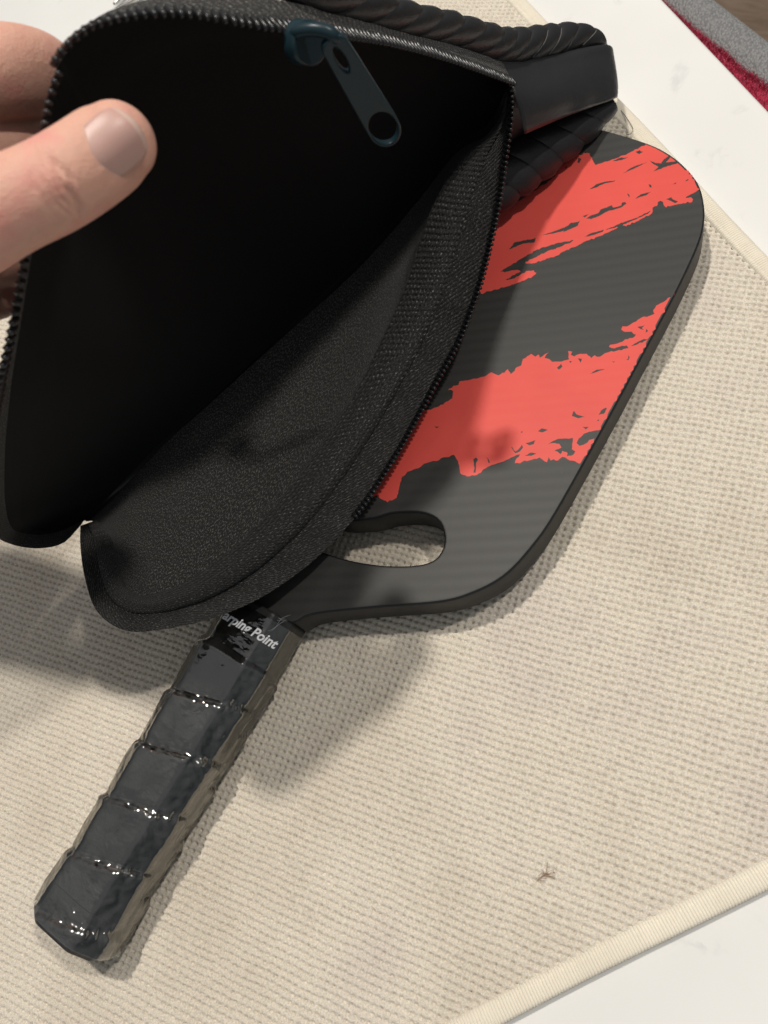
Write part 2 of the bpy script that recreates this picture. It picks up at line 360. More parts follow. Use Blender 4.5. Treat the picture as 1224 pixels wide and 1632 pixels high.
# foam core below, carried on past the picture
cmid = NF * (D1 - LF / 2) + NB * (D2 - LBk / 2)
o = link('foam_core', rounded_slab('foam_core', cmid, NF, NB, LF / 2 - 3, LBk / 2 - 3, ZC + 0.05, -3.0, 0.3), MT['cloth'], mat_root, smooth=False)
def bind_edge(n2, d, dir2, s0, s1):
    """ribbed tape folded round the mat edge: n2 outward normal, from s0 to s1 along dir2"""
    prof = [(-WB - 0.6, -0.9), (-WB, 0.15), (-WB + 0.8, 0.75), (-WB + 1.6, 0.55), (-WB + 2.4, 0.8), (-WB * 0.6, 0.88), (-WB * 0.35, 0.85), (-1.3, 0.68), (-0.3, 0.1), (0, -1.9), (-0.4, -3.3), (-2, -3.85)]
    n = int((s1 - s0) / 0.27); V = []
    for i in range(n):
        s = s0 + (s1 - s0) * i / (n - 1); rib = 0.36 * math.sin(2 * math.pi * s / 1.12 + 0.5 * math.sin(s * 0.7)); lump = 0.25 * math.sin(s * 0.045) + 0.12 * math.sin(s * 0.21 + 1)
        st = max(0, math.sin(2 * math.pi * s / 4.2)) * 0.35
        for k, (a, z) in enumerate(prof):
            zz = z + (rib if 0 < k < 10 else 0) + (lump * 0.4 if k < 9 else 0) - (st if k == 3 else 0)
            aa = a + 0.3 * math.sin(s * 0.05 + 2)
            p = n2 * (d + aa) + dir2 * s; V.append((p[0], p[1], zz))
    return pmesh('binding', V, grid_faces(n, len(prof)))
tF = np.array([-NF[1], NF[0]])
if tF @ NB < 0: tF = -tF
# far edge: runs along NB axis ; near edge: runs along NF axis
for nm, n2, d, dr, s0, s1 in (('edge_binding', NF, D1, NB, D2 - LBk, D2), ('edge_binding', NB, D2, NF, D1 - LF, D1), ('edge_binding', -NB, LBk - D2, NF, D1 - LF, D1), ('edge_binding', -NF, LF - D1, NB, D2 - LBk, D2)):
    me = bind_edge(n2, d, dr, s0, s1); fixnormals(me); link(nm, me, MT['tape'], mat_root)

# ------------------------------------------------------------------ paddle
ZF, ZL = 22.58, 6.2
pad = root_empty('pickleball_paddle', (0, 0, 0), 'black pickleball paddle with red brush-stroke print and film-wrapped grip lying on the beige mat', 'paddle')
half = [(13.5, 3.0), (20.4, 9.6), (27.2, 14.8), (45.7, 26.6), (67.5, 39.9), (77.5, 49.0), (85.6, 61.2), (89.8, 77.5), (91.4, 95), (91.8, 141), (91.6, 173), (91.2, 205), (89.8, 228), (87.5, 239.5), (83.2, 249.5), (76.1, 259.6), (65, 267.7), (54.7, 272.3), (45, 274.5), (30, 276.0), (14, 276.6)]
full = half + [(-x, y) for x, y in half[::-1]]
OUT = resample(full, 260, closed=True)
hole_h = [(57.3, 58.5), (55.4, 53), (48.4, 47.7), (36.2, 42.1), (21.5, 37.9), (8, 36)]
hole_u = [(8, 51), (22.3, 57.9), (30, 64.3), (40.8, 69.6), (49.4, 69.8), (55.4, 64.6)]
hole = hole_h + [(-x, y) for x, y in hole_h[::-1]] + [(-x, y) for x, y in hole_u[::-1]] + hole_u
HOLE = resample(hole, 120, closed=True)
me = curve2d('head', [OUT, HOLE], (ZF - ZL) / 2 - 1.3, 1.3, 3, -1.3)
me.transform(Matrix.Translation((0, 0, (ZF + ZL) / 2 * MM)))
bm = bmesh.new(); bm.from_mesh(me); bmesh.ops.remove_doubles(bm, verts=bm.verts, dist=1e-6)
bm2 = bm.copy()
bmesh.ops.delete(bm, geom=[f for f in bm.faces if abs(f.normal.z) < 0.93], context='FACES')
bmesh.ops.delete(bm2, geom=[f for f in bm2.faces if abs(f.normal.z) >= 0.93], context='FACES')
mh = bpy.data.meshes.new('head'); bm.to_mesh(mh); me2 = bpy.data.meshes.new('edge_guard'); bm2.to_mesh(me2); bm.free(); bm2.free()
link('head', mh, MT['carbon'], pad, smooth=False); link('edge_guard', me2, MT['edge'], pad)

# printed strokes: outlines followed on the paddle face
def frame(x0, y0, s): return lambda pts: [tuple(G(x0 + a / s, y0 + b / s, ZF)[:2]) for a, b in pts]
Z1 = frame(900, 0, 3.778); Z4 = frame(600, 200, 2.2255); Z5 = frame(680, 380, 3.06); Z6 = frame(700, 640, 4.08)
def rough(loop, amp=0.22, step=0.9):
    out = []; n = len(loop)
    for k in range(n):
        a = np.array(loop[k]); b = np.array(loop[(k + 1) % n]); L = np.linalg.norm(b - a); m = max(1, int(L / step)); nn = np.array([-(b - a)[1], (b - a)[0]]) / max(L, 1e-6)
        for j in range(m):
            o = 0 if j == 0 else random.gauss(0, amp)
            q = a + (b - a) * j / m + nn * o
            q[0] = min(q[0], 91.0); out.append(tuple(q))
    return out
def inside_edge(loop, margin=1.35):
    """pull points that reach the rim just inside it"""
    O = np.array(OUT); c = np.array([0, 140.0]); res = []
    def inside(p):
        x, y = p; r = False; j = len(O) - 1
        for i in range(len(O)):
            if (O[i, 1] > y) != (O[j, 1] > y) and x < (O[j, 0] - O[i, 0]) * (y - O[i, 1]) / (O[j, 1] - O[i, 1]) + O[i, 0]: r = not r
            j = i
        return r
    for p in loop:
        p = np.array(p, float); d = np.linalg.norm(O - p, axis=1); i = d.argmin(); inn = nrm(c - O[i]) if O[i, 1] > 230 else np.array([-1.0, 0])
        if not inside(p) or d[i] < margin: p = O[i] + inn * margin
        res.append(tuple(p))
    return res
up = Z4([(220, 560), (300, 420), (400, 330), (470, 292), (560, 232), (632, 182)]) + Z1([(20, 945), (60, 935), (75, 925), (95, 935), (115, 922), (150, 924), (158, 945), (165, 962), (185, 995), (230, 980), (300, 958), (380, 925), (450, 890), (490, 870), (500, 865), (520, 882), (545, 893), (565, 888), (600, 903), (645, 932), (692, 968), (742, 1020), (782, 1070), (806, 1115), (812, 1140), (790, 1155), (760, 1170), (735, 1183), (727, 1193), (760, 1188), (772, 1200), (768, 1215), (755, 1222), (740, 1215), (700, 1228), (660, 1235), (610, 1250), (596, 1236), (590, 1215), (575, 1210), (560, 1218), (556, 1240), (530, 1250), (525, 1285), (480, 1310), (430, 1335), (370, 1362), (340, 1352), (300, 1382), (200, 1425), (120, 1455), (60, 1488), (0, 1512)]) + \
     Z4([(640, 462), (590, 478), (550, 490), (530, 490), (528, 484), (560, 470), (600, 450), (655, 430), (700, 408), (645, 416), (590, 432), (545, 455), (505, 478), (468, 500), (440, 520), (470, 517), (500, 512), (512, 518), (490, 530), (458, 548), (482, 544), (510, 530), (530, 517), (558, 514), (568, 523), (548, 541), (500, 558), (450, 575), (400, 588), (360, 600), (260, 640)])
up_h = [Z1(h_) for h_ in ([(288, 970), (330, 952), (382, 948), (340, 966)], [(350, 1045), (400, 1012), (440, 995), (500, 975), (430, 1010), (390, 1028)], [(150, 1140), (190, 1110), (240, 1095), (305, 1087), (300, 1093), (240, 1105), (190, 1130)],
        [(425, 915), (450, 905), (473, 915), (450, 928)], [(510, 965), (545, 982), (580, 985), (600, 958), (637, 935), (630, 957), (608, 978), (680, 972), (685, 982), (620, 1000), (535, 1032), (565, 1005), (530, 985)], [(425, 1197), (460, 1170), (520, 1155), (490, 1177)],
        [(505, 1110), (520, 1113), (523, 1130), (512, 1128)], [(645, 1114), (672, 1098), (668, 1108)], [(725, 1092), (746, 1078), (742, 1088)], [(130, 1316), (165, 1295), (200, 1285), (215, 1263), (285, 1236), (290, 1250), (340, 1238), (345, 1220), (365, 1217), (372, 1228), (340, 1250), (260, 1272), (210, 1300), (160, 1320)],
        [(108, 1302), (145, 1289), (122, 1310)], [(0, 1368), (32, 1353), (12, 1390), (-10, 1398)], [(60, 1345), (92, 1328), (78, 1357)], [(610, 1200), (640, 1188), (650, 1200), (682, 1215), (665, 1224), (640, 1211)], [(118, 1427), (160, 1404), (236, 1383), (230, 1396), (170, 1417)],
        [(245, 1385), (330, 1348), (430, 1313), (522, 1268), (500, 1288), (400, 1333), (325, 1366)], [(76, 978), (82, 950), (100, 958), (88, 984)], [(376, 1165), (392, 1180), (388, 1190)], [(0, 1010), (14, 1000), (10, 1015)])]
up_h += [Z4(h_) for h_ in ([(470, 440), (490, 415), (520, 408), (550, 404), (566, 399), (560, 416), (520, 419), (490, 432)], [(588, 389), (640, 372), (680, 358), (690, 345), (718, 342), (714, 356), (680, 371), (630, 383)])]
lo = Z5([(1217, 268), (1190, 285), (1150, 313), (1120, 328), (1105, 350), (1111, 368), (1095, 375), (1050, 385), (1000, 415), (975, 430), (955, 429), (949, 444), (965, 456), (1000, 455), (1021, 470), (1012, 481), (990, 486), (960, 500), (930, 513), (895, 519), (889, 529), (905, 536), (940, 529), (975, 522), (985, 535), (950, 546), (900, 550), (870, 560), (845, 577), (820, 570), (803, 584), (780, 563), (750, 563), (720, 576), (703, 568), (710, 552), (690, 549), (695, 590), (660, 600), (612, 602), (600, 590), (575, 583), (596, 556), (575, 566), (552, 582), (545, 566), (530, 577), (510, 563), (490, 575), (470, 588), (461, 620), (440, 628), (430, 645), (410, 662), (396, 638), (380, 655), (350, 668), (330, 660), (315, 653), (290, 670), (240, 685), (160, 698), (155, 715), (130, 720), (104, 740), (130, 746), (125, 780), (95, 797), (80, 812), (40, 825), (-40, 850), (-200, 1000), (-330, 1180)]) + \
     Z4([(-40, 1330), (0, 1312), (12, 1322), (40, 1337), (72, 1320), (80, 1290), (88, 1252), (110, 1228), (150, 1215), (175, 1198)]) + Z6([(0, 380), (45, 362), (95, 345), (110, 370), (125, 400), (132, 432), (142, 472), (180, 487), (215, 480), (245, 478), (290, 440), (340, 412), (400, 395), (450, 375), (485, 358), (525, 343), (503, 370), (492, 402), (540, 392), (600, 380), (650, 364), (680, 385), (700, 396), (712, 362), (725, 384), (745, 375), (772, 384), (800, 360), (830, 372), (870, 385), (910, 405), (932, 430), (945, 435), (978, 390), (1000, 342), (1012, 300), (1017, 258), (1000, 244), (975, 250), (945, 278), (912, 288), (893, 270), (907, 240), (940, 210), (990, 195), (1050, 184), (1082, 172), (1105, 130), (1128, 80), (1175, 0)])
lo_h = [Z5(h_) for h_ in ([(795, 661), (830, 640), (868, 638), (825, 653)], [(635, 632), (655, 611), (662, 625), (645, 640)], [(738, 585), (757, 588), (751, 607)], [(983, 570), (990, 580), (984, 594), (974, 592), (983, 586)], [(1028, 432), (1065, 424), (1050, 437), (1060, 448), (1042, 442)], [(1070, 440), (1080, 452), (1068, 460)], [(838, 861), (850, 840), (872, 826), (880, 830), (865, 855)],
        [(708, 866), (718, 841), (730, 858), (772, 872), (740, 877)], [(543, 941), (560, 927), (590, 934), (565, 946)], [(483, 999), (510, 992), (530, 984), (522, 1004), (500, 1009)], [(760, 918), (790, 920), (776, 932)], [(830, 888), (842, 882), (838, 892)], [(995, 526), (1014, 513), (1050, 495), (1092, 486), (1060, 502), (1020, 520)], [(1148, 375), (1155, 370), (1150, 392)], [(905, 600), (920, 602), (910, 606)], [(695, 600), (708, 598), (702, 608)], [(40, 915), (62, 918), (45, 926)], [(458, 945), (468, 940), (466, 950)])]
lo_h += [Z6(h_) for h_ in ([(705, 280), (740, 257), (772, 243), (870, 238), (862, 310), (885, 325), (870, 347), (830, 356), (835, 335), (800, 320), (790, 342), (770, 326), (750, 320), (795, 300), (780, 275), (740, 270)], [(558, 353), (590, 334), (632, 340), (600, 353)], [(222, 462), (230, 430), (221, 380), (240, 364), (253, 378), (241, 396), (237, 462)], [(305, 360), (320, 372), (330, 398), (322, 400)], [(465, 295), (480, 302), (495, 325), (520, 306), (538, 280), (545, 300), (525, 325), (495, 337)])]
from mathutils.geometry import delaunay_2d_cdt
def in_poly(P_, loop):
    L = np.array(loop); x, y = P_[:, 0], P_[:, 1]; r = np.zeros(len(P_), bool); a, b = L, np.roll(L, 1, axis=0)
    for (ax, ay), (bx_, by) in zip(a, b):
        c = ((ay > y) != (by > y)); r ^= c & (x < (bx_ - ax) * (y - ay) / (by - ay if by != ay else 1e-9) + ax)
    return r
def fill(name, outer, holes, z):
    vs = []; es = []
    for lp in [outer] + holes:
        k = len(vs); n = len(lp); vs += [Vector(q) for q in lp]; es += [(k + a, k + (a + 1) % n) for a in range(n)]
    vo, _, fo_, _, _, _ = delaunay_2d_cdt(vs, es, [], 0, 1e-4)
    A = np.array([tuple(v) for v in vo]); F = np.array([f for f in fo_]); c = A[F].mean(1)
    keep = in_poly(c, outer)
    for h_ in holes: keep &= ~in_poly(c, h_)
    me = pmesh(name, np.c_[A, np.full(len(A), z)], F[keep].tolist()); fixnormals(me)
    if me.polygons[0].normal.z < 0: me.flip_normals()
    return me
for nm, lp, hs in (('paint_stroke', up, up_h), ('paint_stroke', lo, lo_h)):
    link(nm, fill(nm, inside_edge(rough(lp, 0.2)), [rough(h_, 0.1, 0.8) for h_ in hs], ZF + 0.06), MT['red'], pad, smooth=False)

# grip: octagonal handle with a spiral overlap
GW, GZ0, GZ1, GL = 16.6, 1.0, 28.2, 141.0
def oct_profile(n=144):
    c = 7.0; zc = (GZ0 + GZ1) / 2; hh = (GZ1 - GZ0) / 2
    pts = [(GW, -hh + c), (GW, hh - c), (GW - c, hh), (-GW + c, hh), (-GW, hh - c), (-GW, -hh + c), (-GW + c, -hh), (GW - c, -hh)]
    out = []
    for k in range(8):
        a = np.array(pts[k]); b = np.array(pts[(k + 1) % 8])
        for u in np.linspace(0.06, 0.94, n // 8): out.append(a + (b - a) * u)
    return np.array(out), zc
prof, GZC = oct_profile()
def grip_mesh(name, y0, y1, step, extra, wrap, seed=0.0, flare=True):
    ys = np.arange(y0, y1 - 1e-6, -step); V = []; n = len(prof)
    for y in ys:
        for k, (x, z) in enumerate(prof):
            th = k / n; d = math.hypot(x, z); ux, uz = x / d, z / d
            off = extra
            if wrap:
                ph = ((-y - 15.3 + 5.0 * (x / GW) * (1 if z > 0 else -1)) / 24.0)
                f = ph - math.floor(ph)
                low = 0.5 * noise.noise(Vector((x * 0.09 + seed, y * 0.09, z * 0.09)))
                if extra > 0 and y > -20:
                    off = 0.55 + 0.25 * noise.noise(Vector((x * 0.2, y * 0.5, z * 0.2))) * min(1, max(0, (x + 4) / 12)) + (1.6 * (1 - (20 + y) / 2.5) if y < -17.5 else 0)
                elif extra > 0:      # film stretched over the steps, crinkled along them
                    g_ = f - 0.06 if f < 0.56 else f - 1.06
                    k_ = min(1.0, f / 0.13); off += 1.5 * (1 - f) * k_ * k_ * (3 - 2 * k_) + low + 0.12 * noise.noise(Vector((x * 0.35, y * 0.2 + seed, z * 0.35)))
                    off += 1.0 * math.exp(-(g_ / 0.085) ** 2) * (noise.noise(Vector((x * 0.45 + y * 0.1, y * 0.25, z * 0.45))) + 0.6 * noise.noise(Vector((x * 1.0, y * 0.5, z * 1.0 + 5))))
                    off += 0.45 * max(0.0, 1 - abs(abs(x) - GW + 4.0) / 5.0) * noise.noise(Vector((x * 0.25, y * 0.4, z * 0.25 + seed)))
                else:
                    off += 1.5 * (1 - f) - 1.1 * math.exp(-(f / 0.035) ** 2) - 0.5 * math.exp(-((1 - f) / 0.03) ** 2) + low
            if flare and y < -118: off += 1.6 * min(1, (-118 - y) / 14)
            zz = max(GZC + z + uz * off, 0.15)
            V.append((x + ux * off, y, zz))
    F = grid_faces(len(ys), n, cv=True)
    return V, F, len(ys), n
V, F, ny, n = grip_mesh('grip', -21, -128, 0.6, 0.0, True); F += [tuple(range(n)), tuple(range((ny - 1) * n, ny * n))[::-1]]
me = pmesh('grip', V, F); fixnormals(me); grip_o = link('grip', me, MT['grip'], pad)
V, F, ny, n = grip_mesh('collar_band', 4, -23, 1.5, 0.35, False, flare=False); F += [tuple(range(n)), tuple(range((ny - 1) * n, ny * n))[::-1]]
me = pmesh('collar_band', V, F); fixnormals(me); collar = link('collar_band', me, MT['grip'], pad)
# butt cap, bevelled at its end
ring = []
for y, k in ((-126, 1.03), (-127, 1.06), (-137, 1.08), (-141.5, 1.08), (-143.8, 0.96), (-144.2, 0.90)):
    ring.append([(x * k, y, max(GZC + z * k, 0.15)) for x, z in prof])
V = [p for r in ring for p in r]; n = len(prof); F = grid_faces(len(ring), n, cv=True) + [tuple(range((len(ring) - 1) * n, len(ring) * n))[::-1]]
me = pmesh('butt_cap', V, F); fixnormals(me); link('butt_cap', me, MT['grip'], pad, smooth=False)
# clear shrink film with wrinkles, round the whole grip
V, F, ny, n = grip_mesh('film', 1, -141, 0.5, 1.0, True, seed=3.1)
me = pmesh('plastic_film', V, F)
if sum((f_.center.x * f_.normal.x + (f_.center.z - GZC * MM) * f_.normal.z) for f_ in me.polygons) < 0: me.flip_normals()
link('plastic_film', me, MT['film'], pad)
# gathered film ends by the throat
for k in range(5):
    a = np.array([15.5 + random.uniform(-1, 1.5), 5 + random.uniform(-2, 2), 27 - random.uniform(0, 3)]); pts = [a]
    d = np.array([-random.uniform(0.3, 1.0), -random.uniform(0.2, 1.0), -random.uniform(-0.2, 0.35)])
    for j in range(6): d = nrm(d + rng.normal(0, 0.25, 3)); pts.append(pts[-1] + d * 2.0)
    pts = np.array(pts); pts[:, 2] = np.maximum(pts[:, 2], np.where(pts[:, 0] < GW, 26.5, 4))
    V, F = tube(resample(pts, 12), 0.09, 4); link('film_crease', pmesh('film_crease', V, F), MT['crease'], pad)
# lettering on the collar
fc = bpy.data.curves.new('lettering', 'FONT'); fc.body = 'Warping Point'; fc.size = 5.7 * MM; fc.shear = 0.25; fc.offset = 0.16 * MM; fc.space_character = 1.0; fc.align_x = 'RIGHT'; fc.extrude = 0.02 * MM
fo = bpy.data.objects.new('lettering', fc); COL.objects.link(fo)
me = bpy.data.meshes.new_from_object(fo.evaluated_get(bpy.context.evaluated_depsgraph_get())); bpy.data.objects.remove(fo)
bm = bmesh.new(); bm.from_mesh(me); bmesh.ops.triangulate(bm, faces=bm.faces); bmesh.ops.subdivide_edges(bm, edges=[e for e in bm.edges if e.calc_length() > 1.0 * MM], cuts=1)
for v in bm.verts:
    x = v.co.x / MM + 18.0; y = v.co.y / MM - 8.6; z = v.co.z / MM
    flat = GW - 7 + 0.2
    lift = GZ1 + 1.0
    if x > flat: d_ = x - flat; x, zt = flat + d_ * 0.72, lift - d_ * 0.66
    elif x < -flat: d_ = -flat - x; x, zt = -flat - d_ * 0.72, lift - d_ * 0.66
    else: zt = lift
    v.co = Vector((x, y, zt + z)) * MM
bm.to_mesh(me); bm.free(); link('lettering', me, MT['white_ink'], collar, smooth=False)

# ------------------------------------------------------------------ zipped cover, held open
FR = [(815, 130, 342), (700, 88, 300), (600, 62, 267), (500, 48, 238), (400, 36, 218), (280, 22, 206), (170, 38, 198), (105, 85, 193), (76, 150, 192), (63, 230, 193), (50, 320, 195), (33, 420, 198), (15, 520, 204), (-5, 620, 217), (-20, 720, 245), (-25, 800, 280), (-10, 850, 300), (20, 868, 320), (60, 874, 332), (100, 866, 340), (128, 838, 345)]
FS = [(800, 96, 348), (715, 66, 314), (632, 44, 285), (535, 20, 256), (420, -4, 228), (285, -8, 214), (168, 20, 206), (100, 84, 205), (84, 152, 206), (74, 232, 208), (64, 322, 210), (48, 420, 213), (32, 520, 219), (17, 620, 232), (8, 720, 260), (8, 800, 294), (18, 840, 312), (38, 850, 332), (66, 852, 343), (100, 845, 350), (135, 828, 352)]
BR = [(815, 130, 342), (818, 180, 347), (808, 250, 351), (796, 330, 354), (781, 400, 355), (762, 470, 355), (733, 545, 356), (700, 605, 355), (660, 680, 353), (620, 748, 350), (570, 820, 347), (500, 893, 344), (420, 950, 340), (340, 985, 336), (260, 1003, 333), (200, 1005, 331), (155, 975, 331), (135, 920, 336), (128, 870, 341), (128, 838, 345)]
BS = [(808, 145, 350), (790, 208, 360), (748, 248, 366), (708, 320, 367), (680, 400, 370), (656, 470, 371), (620, 550, 371), (582, 625, 369), (532, 705, 366), (482, 775, 362), (425, 842, 358), (355, 902, 353), (295, 938, 349), (250, 953, 345), (222, 955, 341), (202, 945, 339), (188, 925, 339), (178, 890, 343), (170, 858, 347), (150, 830, 352)]
HG = [(814, 140, 352), (785, 206, 368), (728, 243, 380), (668, 318, 388), (590, 408, 394), (505, 490, 396), (420, 565, 393), (340, 638, 387), (262, 708, 378), (188, 785, 366), (138, 831, 354)]
NS = 150
w3 = lambda L: np.array([P(*q) for q in L])
FRc, BRc = resample(w3(FR), NS), resample(w3(BR), NS)
def seam_like(S, R_, n):
    """seam curve resampled so that its stations face those of the rim"""
    S3, R3 = w3(S), w3(R_); A = np.hstack([R3, S3]); out = []
    p = resample(A, n * 4); d = np.r_[0, np.cumsum(np.linalg.norm(np.diff(p[:, :3], axis=0), axis=1))]; s = np.linspace(0, d[-1], n)
    p = np.stack([np.interp(s, d, p[:, k]) for k in range(6)], 1); return p[:, :3], p[:, 3:], s
FRc, FSc, fs = seam_like(FS, FR, NS); BRc, BSc, bs = seam_like(BS, BR, NS)
HGc = resample(w3(HG), NS)
TOCAM = lambda p: nrm(CAM - p)
cover = root_empty('paddle_cover', P(560, 830, 356), 'black zip-up paddle cover with laced leather edging held open above the paddle', 'cover')
def loft(name, fn, nv, s_mm, w_mm, mat, par=cover, ns=NS):
    V = []; uv = []
    for i in range(ns):
        for j in range(nv):
            v = j / (nv - 1); V.append(fn(i, v)); uv.append((s_mm[i], v * w_mm))
    return link(name, pmesh(name, V, grid_faces(ns, nv), uv), mat, par)
BIc = BSc + (BSc - BRc) * 0.16             # inner edge of the webbing
NW = 620
wi = np.linspace(0, NS - 1, NW); ip = lambda C_: np.stack([np.interp(wi, np.arange(NS), C_[:, a]) for a in range(3)], 1)
BRw, BSw, BIw = ip(BRc), ip(BSc), ip(BIc); bw = np.interp(wi, np.arange(NS), bs)
def back_webbing(i, v):
    p = BRw[i] * 0.47 + BSw[i] * 0.53; q = BIw[i]; m = p + (q - p) * v
    L = np.linalg.norm(q - p); b = 0.34 * L * math.sin(math.pi * min(1, max(0, v))) ** 0.7
    rib = 0.34 * math.sin(2 * math.pi * bw[i] / 2.3 + 0.8 * math.sin(v * 9)) * (0.55 + 0.45 * math.sin(2 * math.pi * v * 9.5))
    fade = min(1.0, max(0.15, (300 - bw[i]) / 120))
    return m + TOCAM(m) * (b - 1.0 + 0.5 * math.sin(bw[i] * 0.06) + rib * fade)
loft('webbing', back_webbing, 40, bw, 20, MT['webbing'], ns=NW)
def back_tape(i, v):
    p = BRc[i]; q = BRc[i] * 0.42 + BSc[i] * 0.58; m = p + (q - p) * v
    dip = -1.6 * math.sin(math.pi * v) + 0.25 * math.sin(bs[i] * 0.35 + 3 * v)
    return m + TOCAM(m) * (dip - 1.8 * v)
bt = loft('zip_tape', back_tape, 8, bs, 16, MT['ziptape'])
def back_lining(i, v):
    m = BIc[i] + (HGc[i] - BIc[i]) * v; e = math.sin(math.pi * min(1, i / (NS - 1)))
    wr = 0.8 * noise.noise(Vector((m[0] * 0.05, m[1] * 0.05, 1.0))) + 0.35 * noise.noise(Vector((m[0] * 0.15, m[1] * 0.12, 4.0)))
    return m - TOCAM(m) * ((5.0 * math.sin(math.pi * v) * e) + 1.2 + 7.0 * v ** 4 - wr * math.sin(math.pi * v))
loft('back_lining', back_lining, 40, bs, 90, MT['lining'])
def back_outer(i, v):
    if v < 0.2:
        p = BRc[i] + (BIc[i] - BRc[i]) * (v / 0.2); return p - TOCAM(p) * (0.8 + 5.0 * math.sin(math.pi / 2 * v / 0.2) ** 0.6)
    p = back_lining(i, (v - 0.2) / 0.8); return p - TOCAM(p) * 4.6
loft('back_panel', back_outer, 24, bs, 110, MT['leather'])
def front_tape(i, v):
    m = FRc[i] + (FSc[i] - FRc[i]) * v
    return m + TOCAM(m) * (0.9 * math.sin(math.pi * v) - 0.2)
ft = loft('zip_tape', front_tape, 8, fs, 15, MT['ziptape'])
def front_lining(i, v):
    m = FSc[i] + (HGc[i] - FSc[i]) * (v * 1.05); e = math.sin(math.pi * i / (NS - 1)) ** 0.7
    rid = 1.5 * math.exp(-((v - 0.07) / 0.02) ** 2)
    return m - TOCAM(m) * (e * (9.0 * math.sin(math.pi * v) ** 0.8 + 5.0 * min(1, v / 0.1)) + 0.5 + 10.0 * v ** 10 - rid)
loft('front_lining', front_lining, 48, fs, 160, MT['shaded_lining'])
def front_outer(i, v):
    m = FSc[i] + (HGc[i] - FSc[i]) * v; e = math.sin(math.pi * i / (NS - 1)) ** 0.7
    return m - TOCAM(m) * (e * (9.0 * math.sin(math.pi * v) ** 0.8 + 5.0 * min(1, v / 0.1) + 5.5) + 0.9)
loft('front_panel', front_outer, 40, fs, 160, MT['leather'])

# zip teeth
def tooth_mesh(name, L, Wd, H):
    V = []; n = 8
    prof_t = [(-0.5, 0.35), (-0.38, 0.9), (0.0, 0.8), (0.36, 1.0), (0.5, 0.45)]
    for a, r in prof_t:
        for k in range(n):
            w = 2 * math.pi * k / n; V.append((math.cos(w) * Wd / 2 * r, a * L, math.sin(w) * H / 2 * r))
    F = grid_faces(len(prof_t), n, cv=True) + [tuple(range(n)), tuple(range((len(prof_t) - 1) * n, len(prof_t) * n))[::-1]]
    me = pmesh(name, V, F); fixnormals(me); me.materials.append(MT['teeth']); me.polygons.foreach_set('use_smooth', [True] * len(me.polygons)); return me
def place_teeth(rim, seam, s, s_end, parent, me, pitch, flip):
    d = np.r_[0, np.cumsum(np.linalg.norm(np.diff(rim, axis=0), axis=1))]; k = 1.2; off = origin_of(parent)
    while k < s_end:
        p = np.array([np.interp(k, d, rim[:, a]) for a in range(3)]); q = np.array([np.interp(k, d, seam[:, a]) for a in range(3)])
        p2 = np.array([np.interp(k + 0.6, d, rim[:, a]) for a in range(3)])
        T = nrm(p2 - p); Wv = q - p; Wv = nrm(Wv - T * (Wv @ T)); Nn = np.cross(T, Wv)
        o = bpy.data.objects.new('zip_tooth', me); COL.objects.link(o); o.parent = parent
        Nn = -Nn if Nn @ TOCAM(p) < 0 else Nn; c = p + Wv * (0.5 if flip else -0.9) + Nn * (0.55 if flip else 0.9)
        Mx = Matrix.Identity(4)
        for a in range(3): Mx[a][0] = T[a]; Mx[a][1] = -Wv[a]; Mx[a][2] = np.cross(T, -Wv)[a]; Mx[a][3] = c[a] * MM - off[a]
        jit = Matrix.Rotation(random.gauss(0, 0.07), 4, 'Z'); o.matrix_basis = Mx @ jit
        k += pitch
tm = tooth_mesh('zip_tooth', 4.9, 1.4, 2.1); tm2 = tooth_mesh('zip_tooth', 3.2, 1.5, 2.0)
place_teeth(FRc, FSc, fs, 312, ft, tm, 2.35, False)
place_teeth(BRc, BSc, bs, 196, bt, tm2, 2.12, True)

# laced leather rolls
def lace(path_px, radii, pitch, slant, start=0.0, squash=1.0, glints=True, amp=0.22):
    c = resample(np.array([P(*q) for q in path_px]), 200); T = tangents(c); d = np.r_[0, np.cumsum(np.linalg.norm(np.diff(c, axis=0), axis=1))]
    rr = lambda s: np.interp(s / d[-1], np.linspace(0, 1, len(radii)), radii)
    s = start
    while s < d[-1] - 2:
        pt = pitch(s / d[-1]) if callable(pitch) else pitch
        V = []; n = 16; us = np.linspace(0, 1, 9)
        for u in us:
            for k in range(n):
                th = 2 * math.pi * k / n; ss = min(max(s + u * pt * 1.12 + slant * math.sin(th) * pt * 0.45, 0), d[-1])
                p = np.array([np.interp(ss, d, c[:, a]) for a in range(3)]); t = np.array([np.interp(ss, d, T[:, a]) for a in range(3)])
                n1 = TOCAM(p); n1 = nrm(n1 - t * (n1 @ t)); n2 = np.cross(t, n1)
                r = rr(ss) * (1.02 - amp + amp * math.sin(math.pi * min(1, u * 0.9 + 0.08)) ** 0.6) * (1 + 0.05 * noise.noise(Vector((ss * 0.3, th, 0))))
                V.append(p + r * (n1 * math.cos(th) * squash + n2 * math.sin(th)))
        F = grid_faces(len(us), n, cv=True) + [tuple(range(n)), tuple(range((len(us) - 1) * n, len(us) * n))[::-1]]
        me = pmesh('lace_wrap', V, F); fixnormals(me); w = link('lace_wrap', me, MT['leather'], cover)
        # pale strip along the wrap seam, a highlight put in as colour
        if glints: glint = [V[7 * n + k] + TOCAM(V[7 * n + k]) * 0.25 for k in ((n - 3, n - 2, n - 1, 0, 1) if random.random() < 0.5 else (n - 2, n - 1, 0, 1, 2))]
        if glints and random.random() < 0.55: Vt, Ft = tube(resample(np.array(glint), 10), random.uniform(0.12, 0.26), 5); link('highlight_strip', pmesh('highlight_strip', Vt, Ft), MT['greyhi'], w)
        s += pt
